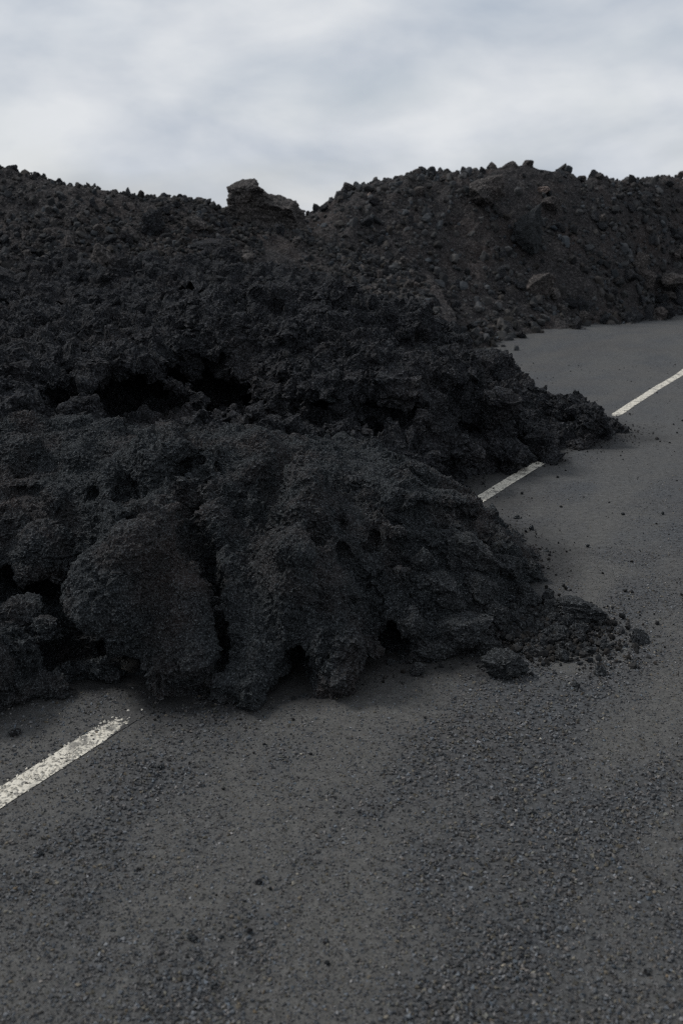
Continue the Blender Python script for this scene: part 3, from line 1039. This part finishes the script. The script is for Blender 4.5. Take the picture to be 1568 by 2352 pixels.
fb_add(40, 860, 60, 42, .2, .1)
fb_cut(950, 955, 45, 34, .2)
fb_cut(870, 1010, 60, 20, .2)
fb_cut(1150, 985, 60, 13, .2)
fb_cut(760, 1010, 50, 16, .2)
fb_cut(450, 760, 60, 16, .2)
fb_cut(180, 770, 70, 16, .2)
FB.roughen(0.09, 2.8, 3)
V, F = FB.mesh()
fc = V[F].mean(1)
F = F[(fc[:, 1] > 5.9) | (fc[:, 2] > FRONT(fc[:, 0], fc[:, 1]) - 0.12)]      # nothing buried inside the front lobe
V, F, _ = compact(V, F)
print('tongue quads', len(F), round(time.time() - T0, 1))
V, F = subdivide(V, F)
V = crust_displace(V, F, [(2.6, .05, 'b'), (5.5, .045, 'b'), (6.5, .075, 'w'), (13.0, .055, 'w'), (27.0, .030, 'w'), (30.0, .016, 'b'), (52.0, .016, 'n')], 1.0, 0.8, 3.0)
tongue = tag(empty('lava_tongue', (0.9, 8.0, 0.0)), 'low jagged lava tongue reaching over the road behind the cracked lobe', 'lava tongue')
plat = tag(empty('lava_flow', (-2.0, 8.5, 0.0)), 'broad crumbly black lava flow with a long dark hollow under its brow', 'lava flow')
seeds = [at_z(*p) for p in [(950, 800, .8), (1100, 870, .6), (1000, 950, .45), (1200, 950, .35),
                            (1400, 985, .1), (1330, 950, .25), (1050, 1050, .15), (1200, 1030, .08), (900, 1030, .35),
                            (300, 740, .95), (600, 740, .95), (700, 820, .85), (0, 760, .9), (-300, 800, .9),
                            (310, 830, .86), (500, 870, .76), (690, 890, .68),
                            (560, 965, .46), (800, 980, .44), (350, 960, .5), (120, 940, .65), (-200, 950, .65)]]
names = ['crust'] * 4 + ['tip'] * 2 + ['foot'] * 3 + ['f_crust'] * 5 + ['f_brow'] * 3 + ['f_ledge'] * 5
idx = split_by(V, F, seeds, 3.0)
for nm in dict.fromkeys(names):
    sel = np.isin(idx, [i for i, k in enumerate(names) if k == nm])
    if sel.any():
        lava_part(nm.replace('f_', ''), V, F[sel], M['field'], plat if nm.startswith('f_') else tongue)
print('tongue done', len(F), round(time.time() - T0, 1))

# ---- rough field up to the foot of the hills
FC = Field((-6.2, 9.3, -0.10), (2.6, 14.6, 2.1), 0.048)
FC.height(FIELD)
FC.roughen(0.16, 1.8, 3)
V, F = FC.mesh()
V, F = subdivide(V, F)
V = crust_displace(V, F, [(2.2, .08, 'b'), (4.5, .06, 'b'), (5.0, .11, 'w'), (10.0, .08, 'w'), (20.0, .045, 'w'), (32.0, .025, 'n')], 1.0, 0.8, 8.0)
o = lava_part('clinker_field', V, F, M['field'])
tag(o, 'jagged black clinker field between the dark hollow and the hills', 'clinker field')
print('field done', len(F), round(time.time() - T0, 1))

# ================================================================== hills
def hill(name, surf, x0, x1, y0, y1, step, seed, extra=None):
    xs = np.arange(x0, x1, step)
    ys = np.arange(y0, y1, step)
    X, Y = np.meshgrid(xs, ys, indexing='ij')
    Z = np.maximum(surf(X, Y), -0.3)
    P = np.stack([X, Y, Z], -1).reshape(-1, 3)
    d = 0.10 * fbm(P * 1.1 + seed, 3) + 0.05 * np.abs(fbm(P * 4.0 + seed, 3)) 
    w, i = worley(P * 5.5 + seed)
    w2, i2 = worley(P * 2.3 + seed)
    d = d + 0.07 * (0.5 - w) + 0.14 * (0.5 - w2) * (i2 > 0.45)
    P[:, 2] += d
    me = mesh_np(name, P, grid_faces(len(xs), len(ys)))
    set_flat(me)
    o = tag(link(name, me, M['slope']), kind='structure')
    return o, P.reshape(len(xs), len(ys), 3)

hl, PL = hill('hill', HILL_L, -11.0, 1.4, 12.2, 20.0, 0.07, 2.0)
hr, PR = hill('hill', HILL_R, -2.2, 15.0, 13.2, 28.0, 0.08, 6.0)
hl['label'] = 'dark rubble hill sloping down behind the lava flow'
hr['label'] = 'brownish rubble hill along the far edge of the road'

TINY = [rock_shape(0, 80 + k, 5, 0.30, (1, 0.85, 0.72)) for k in range(8)]
LOW = [rock_shape(1, 50 + k, 9, 0.08, (1, 0.8, 0.62), True) for k in range(8)]

def hill_height(P, x, y):
    x0, y0 = P[0, 0, 0], P[0, 0, 1]
    st = P[1, 0, 0] - x0
    sy = P[0, 1, 1] - y0
    i = np.clip(((x - x0) / st).astype(int), 0, P.shape[0] - 1)
    j = np.clip(((y - y0) / sy).astype(int), 0, P.shape[1] - 1)
    return P[i, j, 2]

def in_view(p, pad=160):
    d = p - np.array([0, 0, CAM_H])
    f = d[:, 1] * CP - d[:, 2] * SP
    r = d[:, 0]
    return np.abs(r / f * FPX) < 784 + pad

def crest(P, u, y0, y1):
    """the point of a hill that stands highest against the sky along one sight line"""
    k = ray(u, 430)
    y = np.arange(y0, y1, 0.03)
    x = y * k[0] / k[1]
    z = hill_height(P, x, y)
    i = int(np.argmax((z - CAM_H) / y))
    return np.array([x[i], y[i], z[i]])

def rubble(hill_obj, P, surf, region, n, seed, bare, big_from, tone, skyline):
    r = np.random.default_rng(seed)
    x = r.uniform(region[0], region[1], n)
    y = r.uniform(region[2], region[3], n)
    z = hill_height(P, x, y)
    p = np.stack([x, y, z], 1)
    dens = fbm(np.stack([x * 0.42, y * 0.42, x * 0 + seed], 1), 3) + bare(x, y, z)
    keep = (z > 0.0) & in_view(p) & (r.uniform(-0.55, 0.55, n) < dens)
    p = p[keep]
    # a power law of sizes, larger towards the foot of the slope
    size = 0.019 * r.uniform(0.02, 1, len(p)) ** -0.55
    size = np.minimum(size, 0.12) * big_from(p)
    order = np.argsort(-size)
    p, size = p[order], size[order]
    p[:, 2] += size * 0.35
    n_big = 300 - len(skyline)
    for k in range(n_big):
        place_rock('block', rock_mesh('hill_block', k % 9, 2, M['field'] if k % 3 else M['boulder'], rough=0.09, blocky=True), p[k], size[k], parent=hill_obj, scale=(1, random.uniform(.7, 1), random.uniform(.6, 1)))
    for (q, s) in skyline:
        place_rock('block', rock_mesh('hill_block', random.randrange(9), 2, M['field'], rough=0.12, blocky=True), q, s, parent=hill_obj)
    p, size = p[n_big:], size[n_big:]
    tint = grey_tints(len(p), tone[0], tone[1], -0.02)
    half = min(len(p), 2300)
    for nm, sh, sl in (('rubble', LOW, slice(0, half)), ('fine_rubble', TINY, slice(half, None))):
        if len(p[sl]):
            o = link(nm, scatter_mesh(nm, sh, p[sl], size[sl], tint[sl]), M['stones'], hill_obj)
            o['kind'] = 'stuff'
    return len(p)

sky_l = []
for u, v, s in [(8, 388, .06), (66, 396, .06), (118, 404, .08), (150, 410, .09), (205, 424, .07), (250, 424, .10), (268, 424, .08), (322, 428, .11), (345, 436, .08), (425, 446, .08), (476, 462, .10), (395, 444, .06), (500, 474, .07), (180, 420, .06), (90, 402, .06), (40, 394, .05), (296, 434, .08), (448, 458, .08), (370, 442, .08)]:
    sky_l.append((crest(PL, u, 14.0, 17.0) + np.array([0, -0.05, (-0.42 + 0.3 * math.sin(7 * u)) * s]), s * (0.95 + 0.3 * math.cos(3 * u))))
sky_r = []
for u, v, s in [(720, 470, .12), (742, 462, .10), (790, 438, .16), (815, 432, .10), (850, 418, .07), (885, 412, .07), (945, 410, .07), (1000, 408, .06), (1045, 400, .08), (1085, 394, .08), (1130, 384, .13), (1170, 382, .17), (1208, 382, .13), (1240, 384, .15), (1285, 380, .13), (1298, 390, .12), (1105, 392, .08), (1330, 404, .08), (1360, 416, .08), (1405, 412, .11), (1425, 414, .12), (1470, 410, .12), (1500, 408, .12), (1530, 406, .13), (1555, 418, .12), (1450, 416, .1), (970, 410, .06), (910, 414, .06)]:
    sky_r.append((crest(PR, u, 17.0, 24.5) + np.array([0, -0.06, (-0.55 + 0.3 * math.sin(5 * u)) * s]), s * (1.25 if 1095 < u < 1310 else 0.85)))
n1 = rubble(hl, PL, HILL_L, (-8.5, 1.2, 12.2, 16.2), 22000, 21, lambda x, y, z: 0.30 - 0.55 * sstep(-3.6, -6.0, x) * sstep(1.6, 2.3, z) + 0.2 * sstep(-4, -2, x) - 0.9 * np.exp(-((x + 0.85) / 0.28) ** 2), lambda p: 0.72 + 0.1 * sstep(2.1, 1.4, p[:, 2]), (0.013, 0.050), sky_l)
n2 = rubble(hr, PR, HILL_R, (-1.5, 12.5, 13.4, 24.5), 34000, 22, lambda x, y, z: 0.34 - 0.35 * sstep(1.2, 2.4, z) * sstep(1.0, 3.0, x), lambda p: 1.2 + 0.7 * sstep(1.4, 0.7, p[:, 2]) * sstep(3.5, 7, p[:, 0]), (0.016, 0.062), sky_r)
print('rubble', n1, n2, round(time.time() - T0, 1))

# boulders one can name
def surf_hit(surf, u, v, t0, t1):
    d = ray(u, v)
    t = np.linspace(t0, t1, 600)
    X = d[0] * t; Y = d[1] * t; Z = CAM_H + d[2] * t
    h = surf(X, Y)
    k = np.argmax(Z < h)
    return np.array([X[k], Y[k], Z[k]])

def boulder(u, v, ru, rv, surf, label, mat, k, t0=13, t1=27, rot=None, name='lava_boulder', sub=4, rough=0.12, push=0.0, group=None, cat='boulder', planes=14):
    c = surf_hit(surf, u, v, t0, t1)
    m = mpp(c[1])
    me = rock_mesh(name + mat.name, k, sub, mat, rough=rough, squash=(1, 1, 1), planes=planes)
    o = place_rock(name, me, c + np.array([0, -0.85 * ru * m + push, 0.10 * rv * m]), 1.0, rot or (0, 0, k * 1.3), None, (ru * m, ru * m * 0.9, rv * m))
    return tag(o, label, cat, group)

boulder(1110, 446, 46, 38, HILL_R, 'rounded brown boulder high on the right hill, just below its summit blocks', M['boulder'], 21, rough=0.10, planes=45, push=-0.12)
boulder(1206, 536, 38, 54, HILL_R, 'tall dark boulder standing out halfway up the right hill', M['block'], 2, planes=26)
boulder(1456, 612, 22, 34, HILL_R, 'leaning brownish slab on the right slope above a round grey stone', M['boulder'], 3, rot=(0.3, 0.5, 0.4))
boulder(1470, 640, 24, 22, HILL_R, 'round grey stone under the leaning slab on the right slope', M['boulder'], 4)
boulder(1232, 655, 30, 26, HILL_R, 'brownish block low on the right hill under the tall dark boulder', M['boulder'], 5)
boulder(1245, 437, 15, 7, HILL_R, 'small pale pinkish stone right of the rounded brown boulder', M['pale'], 6, sub=3, cat='stone', name='pale_stone')
boulder(850, 451, 5, 6, HILL_R, 'tiny pale stone near the top of the hill beside the notch', M['pale'], 7, sub=3, cat='stone', name='pale_stone')
boulder(1540, 645, 34, 18, HILL_R, 'wide flat block at the picture edge on the right slope', M['boulder'], 8)
boulder(1262, 470, 24, 14, HILL_R, 'small broken ledge of dark rock above the tall boulder', M['boulder'], 9, rot=(0.1, -0.3, 0.2))
boulder(240, 590, 28, 26, HILL_L, 'round brownish boulder at the foot of the left hill', M['boulder'], 10, 11, 18)
boulder(350, 515, 24, 30, HILL_L, 'upright dark rock on the left hill slope', M['field'], 11, 11, 18, rot=(0.2, 0.2, 0.6))
boulder(445, 520, 28, 22, HILL_L, 'rounded dark rock on the left slope below the layered outcrop', M['boulder'], 12, 11, 18)
boulder(500, 570, 48, 16, HILL_L, 'flat layered dark ledge on the left hill below the outcrop', M['field'], 13, 11, 18)

# layered outcrop on the skyline
out = tag(empty('rock_outcrop', at_y(610, 500, 16.2)), 'layered rock outcrop on the skyline beside the notch between the hills', 'outcrop')
for u, v, ru, rv, ti, k in [(556, 442, 36, 30, .08, 0), (562, 474, 48, 34, .12, 2), (600, 464, 52, 28, .28, 3), (640, 480, 50, 32, .28, 4), (668, 492, 28, 34, .2, 5), (612, 500, 92, 34, .1, 6), (540, 500, 44, 36, 0, 7), (630, 516, 95, 34, .1, 9), (586, 444, 22, 18, .3, 1)]:
    c = at_y(u, v, 16.0)
    m = mpp(16.0)
    place_rock('slab', rock_mesh('outcrop_slab', k, 4, M['boulder'], rough=0.13, squash=(1, 1, 1), blocky=True), c, 1.0, (0.1, ti, 0.15 * math.sin(k)), out, (ru * m, 0.35, rv * m))

# ================================================================== blocks on the front lobe
def front_hit(u, v):
    return FR.hit(u, v)

for k, (u, v, ru, rv, rot) in enumerate([
    (1075, 1275, 62, 44, (0.2, 0.1, 0.3)), (1160, 1300, 48, 40, (0.1, 0.3, 1.0)), (1000, 1340, 46, 36, (0.4, 0.2, 2.0)), (1195, 1372, 42, 40, (0.2, 0.0, 0.6)),
    (1140, 1415, 34, 36, (0.9, 0.4, 1.0)), (1065, 1455, 72, 42, (0.1, -0.25, 0.1)), (990, 1500, 62, 30, (0.0, 0.05, 0.3)), (1120, 1490, 46, 26, (0.3, 0.2, 1.2)),
    (1250, 1345, 34, 26, (0.2, 0.5, 0.2)), (1215, 1310, 30, 34, (0.4, 0.1, 0.2)), (935, 1425, 40, 36, (0.1, 0.4, 0.9)), (1100, 1350, 40, 30, (0.5, 0.4, 0.0)),
    (1040, 1385, 36, 28, (0.0, 0.8, 0.4)), (965, 1290, 34, 26, (0.3, 0.0, 0.9)), (1330, 1402, 58, 24, (0.0, 0.12, 0.4)), (1205, 1425, 34, 24, (0.3, 0.0, 1.9)), (1170, 1455, 28, 22, (0.8, 0.0, 0.9)), (1270, 1395, 30, 20, (0.8, 0.2, 0.9))]):
    c = front_hit(u, v) if u < 1260 else at_z(u, v, 0.06)
    m = mpp(c[1])
    place_rock('block', rock_mesh('lobe_block', k % 7, 4, M['block'], rough=0.17, squash=(1, 1, 1)), c, 1.0, rot, lobe, (ru * m, ru * m * 0.85, rv * m))

# stones caught on the flow behind
for k, (u, v, z, ru, rv, lab, mt) in enumerate([(768, 918, .60, 17, 14, 'blue-grey angular stone caught on the lava below the dark hollow', 'bluestone'), (548, 912, .62, 22, 16, 'dark stone perched at the mouth of the long hollow', 'block')]):
    c = FB.hit(u, v); m = mpp(c[1])
    o = place_rock('angular_stone', rock_mesh('angular_stone' + mt, k, 3, M[mt], rough=0.1), c, 1.0, (0.3, 0.4, k), None, (ru * m, ru * m, rv * m))
    tag(o, lab, 'stone')

# ================================================================== loose stones on the road
def on_road(u, v):
    p = at_z(u, v, 0.0)
    p[2] = float(road_z(p[0], p[1]))
    return p

named = [
    (1163, 1556, 52, 36, 'fist-sized pitted lava rock lying alone on the road before the lobe', 5),
    (960, 1549, 20, 18, 'small upright lava stone at the foot of the lobe, nearest the pitted rock', 4),
    (368, 1766, 10, 6, 'black lava pebble right of the white line in front', 3),
    (440, 2160, 15, 10, 'black lava pebble on the near road, low in the picture', 3),
    (32, 1690, 17, 10, 'flat black pebble at the picture edge above the white line', 3),
    (1220, 1216, 7, 6, 'dark pebble on the road right of the line behind the lobe', 3),
    (1185, 1190, 10, 4, 'flat dark chip beside the line end behind the lobe', 3),
    (1508, 1010, 5, 4, 'tiny dark stone on the road past the tip of the tongue', 3),
    (95, 1965, 9, 6, 'small black pebble on dusty road near the picture\'s left edge', 3),
    (786, 1588, 14, 10, 'small stone in the shadow under the hanging toe', 3),
    (1470, 1478, 26, 10, 'flat clinker lying at the outer end of the rubble spill', 4),
]
for k, (u, v, ru, rv, lab, sub) in enumerate(named):
    c = on_road(u, v)
    m = mpp(c[1])
    me = rock_mesh('loose%d' % k, k, sub, M['block'] if sub > 3 else M['crust'], rough=0.2, squash=(1, 1, 1))
    c[2] += rv * m * 0.62
    c[1] += rv * m * 0.4
    o = place_rock('lava_stone', me, c, 1.0, (0.1 * k, 0.1, 0.7 * k), None, (ru * m, ru * m * 0.9, rv * m))
    tag(o, lab, 'stone')

# scattered pebbles, alike
rr = np.random.default_rng(77)
count = 0
while count < 18:
    u, v = rr.uniform(20, 1560), rr.uniform(880, 2330)
    c = on_road(u, v)
    if max(float(FRONT(c[0], c[1])), float(FIELD(c[0], c[1])) if c[1] > 5.6 else -9) > -0.08 or c[1] > 14:
        continue
    s = rr.uniform(0.004, 0.009) * (1 + 0.10 * c[1])
    c[2] += s * 0.45
    o = place_rock('lava_pebble', rock_mesh('pebble', count % 6, 2, M['crust'], rough=0.2), c, s)
    tag(o, 'small black lava pebble scattered loose on the grey road', 'pebble', 'loose pebbles strewn over the road')
    count += 1

# spill of broken clinker at the end of the lobe
fan = tag(empty('rubble_spill', at_z(1300, 1450, 0.0)), 'spill of small broken clinker on the road at the end of the lobe', 'rubble')
MIDS = [rock_shape(2, 300 + k, 12, 0.16, (1, 0.85, 0.75)) for k in range(5)]
P_, S__ = [], []
for _ in range(2700):
    a = rr.normal(0, 1, 2)
    u = 1190 + 84 * a[0] + 40 * abs(a[1]) + (rr.random() < 0.12) * rr.uniform(0, 170)
    v = 1450 + 30 * a[1] + 0.10 * (u - 1235)
    if u > 1568 or u < 960: continue
    c = at_z(u, v, 0.0)
    dd = math.exp(-((u - 1220) / 150.0) ** 2)
    s = 0.0042 * rr.uniform(0.015, 1) ** -0.42 * (0.85 + 0.55 * dd)
    c[2] = s * 0.4 + rr.uniform(0, 0.035) * dd * (1 if v < 1490 else 0.3)
    P_.append(c); S__.append(min(s * 1.25, 0.05))
P_, S__ = np.array(P_), np.array(S__)
order = np.argsort(-S__)
P_, S__ = P_[order], S__[order]
for k in range(110):
    place_rock('clinker', rock_mesh('clinker', k % 8, 3, M['block'], rough=0.2), P_[k], S__[k], parent=fan)
me = scatter_mesh('fragments', TINY, P_[110:], S__[110:], grey_tints(len(P_) - 110, 0.010, 0.032))
o = link('fragments', me, M['stones'], fan); o['kind'] = 'stuff'

# crumbs along the foot of the lava and over the road
P_, S__ = [], []
NC = 110000
cand = np.stack([rr.uniform(-2.2, 4.8, NC), rr.uniform(1.7, 13.0, NC)], 1)
hf = FRONT(cand[:, 0], cand[:, 1])
hb = np.where(cand[:, 1] > 5.6, FIELD(cand[:, 0], cand[:, 1]), -9.0)
hh = np.maximum(hf, hb)
prob = 0.010 + 0.012 * sstep(4, 8, cand[:, 1]) + 0.75 * np.exp(-np.clip(-hh - 0.02, 0, 9) / 0.07)
ok = (hh < 0.10) & (rr.random(NC) < prob)
cand = cand[ok]
p3 = np.concatenate([cand, np.zeros((len(cand), 1))], 1)
ok = in_view(p3, 200)
p3 = p3[ok]
p3[:, 2] = road_z(p3[:, 0], p3[:, 1])
sz = np.minimum(0.0030 * rr.uniform(0.02, 1, len(p3)) ** -0.42, 0.0115)
p3[:, 2] += sz * 0.4
me = scatter_mesh('crumbs', TINY, p3, sz, grey_tints(len(p3), 0.010, 0.028))
o = tag(link('lava_crumbs', me, M['stones']), 'black crumbs of lava strewn along the foot of the flow', 'debris', kind='stuff')
print('crumbs', len(p3), round(time.time() - T0, 1))

# ================================================================== chippings of the road surface
CH = []
for k in range(12):
    r = np.random.default_rng(900 + k)
    base = np.array([(1, 0, 0), (-1, 0, 0), (0, 1, 0), (0, -1, 0), (0, 0, 1), (0, 0, -1)], float)
    base = base + r.normal(0, 0.28, (6, 3))
    base[:, 1] *= r.uniform(0.6, 1.0)
    base[:, 2] *= 0.75
    f = np.array([(0, 2, 4), (2, 1, 4), (1, 3, 4), (3, 0, 4), (2, 0, 5), (1, 2, 5), (3, 1, 5), (0, 3, 5)], np.int32)
    CH.append((base, f[:4] if False else f))
n = 215000
Yc = 1.62 + (12.0 - 1.62) * rr.random(n) ** 1.55
Xc = rr.uniform(-1, 1, n) * (0.343 * (Yc * 1.05 + 0.35) + 1.1)
hf = FRONT(Xc, Yc)
hb = np.where(Yc > 5.6, FIELD(Xc, Yc), -9.0)
hh = np.maximum(hf, hb)
s, t = to_st(Xc, Yc)
ok = (hh < 0.10) & (np.abs(t) < 3.65) & (rr.random(n) > sstep(0.25, 1.1, np.abs(Xc) - 0.343 * (Yc * 1.05 + 0.35)))
Xc, Yc, hh, s, t = Xc[ok], Yc[ok], hh[ok], s[ok], t[ok]
dst = dust_amount(Xc, Yc)
ash = ash_amount(Xc, Yc)
keep = rr.random(len(Xc)) < (1.0 - 0.30 * dst - 0.35 * ash) * (1 - sstep(4.0, 9.5, Yc))
Xc, Yc, s, t, dst, ash = [a[keep] for a in (Xc, Yc, s, t, dst, ash)]
n = len(Xc)
size = rr.uniform(0.0036, 0.0084, n) * (1 - 0.25 * sstep(3, 6, Yc)) * (1 - 0.25 * dst)
z = road_z(Xc, Yc) + 0.006 * fbm(np.stack([Xc * 1.3, Yc * 1.3, Xc * 0], 1), 3) + size * (0.45 - 0.42 * dst - 0.25 * ash - 0.35 * sstep(3.0, 5.5, Yc))
tint = grey_tints(n, 0.048, 0.128, -0.02)
pale = rr.random(n) < 0.05
tint[pale] *= 1.7
warm = rr.random(n) < 0.12
tint[warm] *= np.array([1.15, 1.05, 0.85])
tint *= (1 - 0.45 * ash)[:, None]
online = (np.abs(t - 0.012 * np.sin(s * 0.7)) < 0.046 + rr.normal(0, 0.004, n)) & (rr.random(n) < 0.93 - np.where(s < -1.0, sstep(s_end - 0.30, s_end + 0.16, s), np.where(s < 2.6, sstep(1.15, 1.75, s), sstep(3.7, 3.4, s))))
tint[online] = np.array([0.58, 0.55, 0.48]) * rr.uniform(0.75, 1.08, (online.sum(), 1))
z[online] += 0.002
me = scatter_mesh('chippings', CH, np.stack([Xc, Yc, z], 1), size, tint, tilt=0.6)
o = link('chippings', me, M['stones'], road)
o['kind'] = 'stuff'
o['label'] = 'grey stone chippings bedded in the road surface'
TET = [(np.array([(1, 0, -.4), (-.5, .87, -.4), (-.5, -.87, -.4), (0, 0, .8)]) + np.random.default_rng(k).normal(0, .2, (4, 3)), np.array([(0, 1, 3), (1, 2, 3), (2, 0, 3)], np.int32)) for k in range(6)]
ng = 80000
Yg = 1.62 + 3.6 * rr.random(ng) ** 1.25
Xg = rr.uniform(-1, 1, ng) * (0.343 * (Yg * 1.05 + 0.35) + 0.5)
ok = FRONT(Xg, Yg) < 0.05
Xg, Yg = Xg[ok], Yg[ok]
ng = len(Xg)
sg = rr.uniform(0.0014, 0.0034, ng)
zg = road_z(Xg, Yg) + 0.006 * fbm(np.stack([Xg * 1.3, Yg * 1.3, Xg * 0], 1), 3) + sg * 0.25
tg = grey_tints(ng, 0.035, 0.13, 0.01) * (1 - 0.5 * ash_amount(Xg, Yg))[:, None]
sg_, tg_ = to_st(Xg, Yg)
offl = np.abs(tg_) > 0.05
o = link('grit', scatter_mesh('grit', TET, np.stack([Xg, Yg, zg], 1)[offl], sg[offl], tg[offl], tilt=0.5), M['stones'], road)
o['kind'] = 'stuff'
print('chips', n, round(time.time() - T0, 1))
print('triangles', sum(len(m.loops) - 2 * len(m.polygons) for m in bpy.data.meshes))
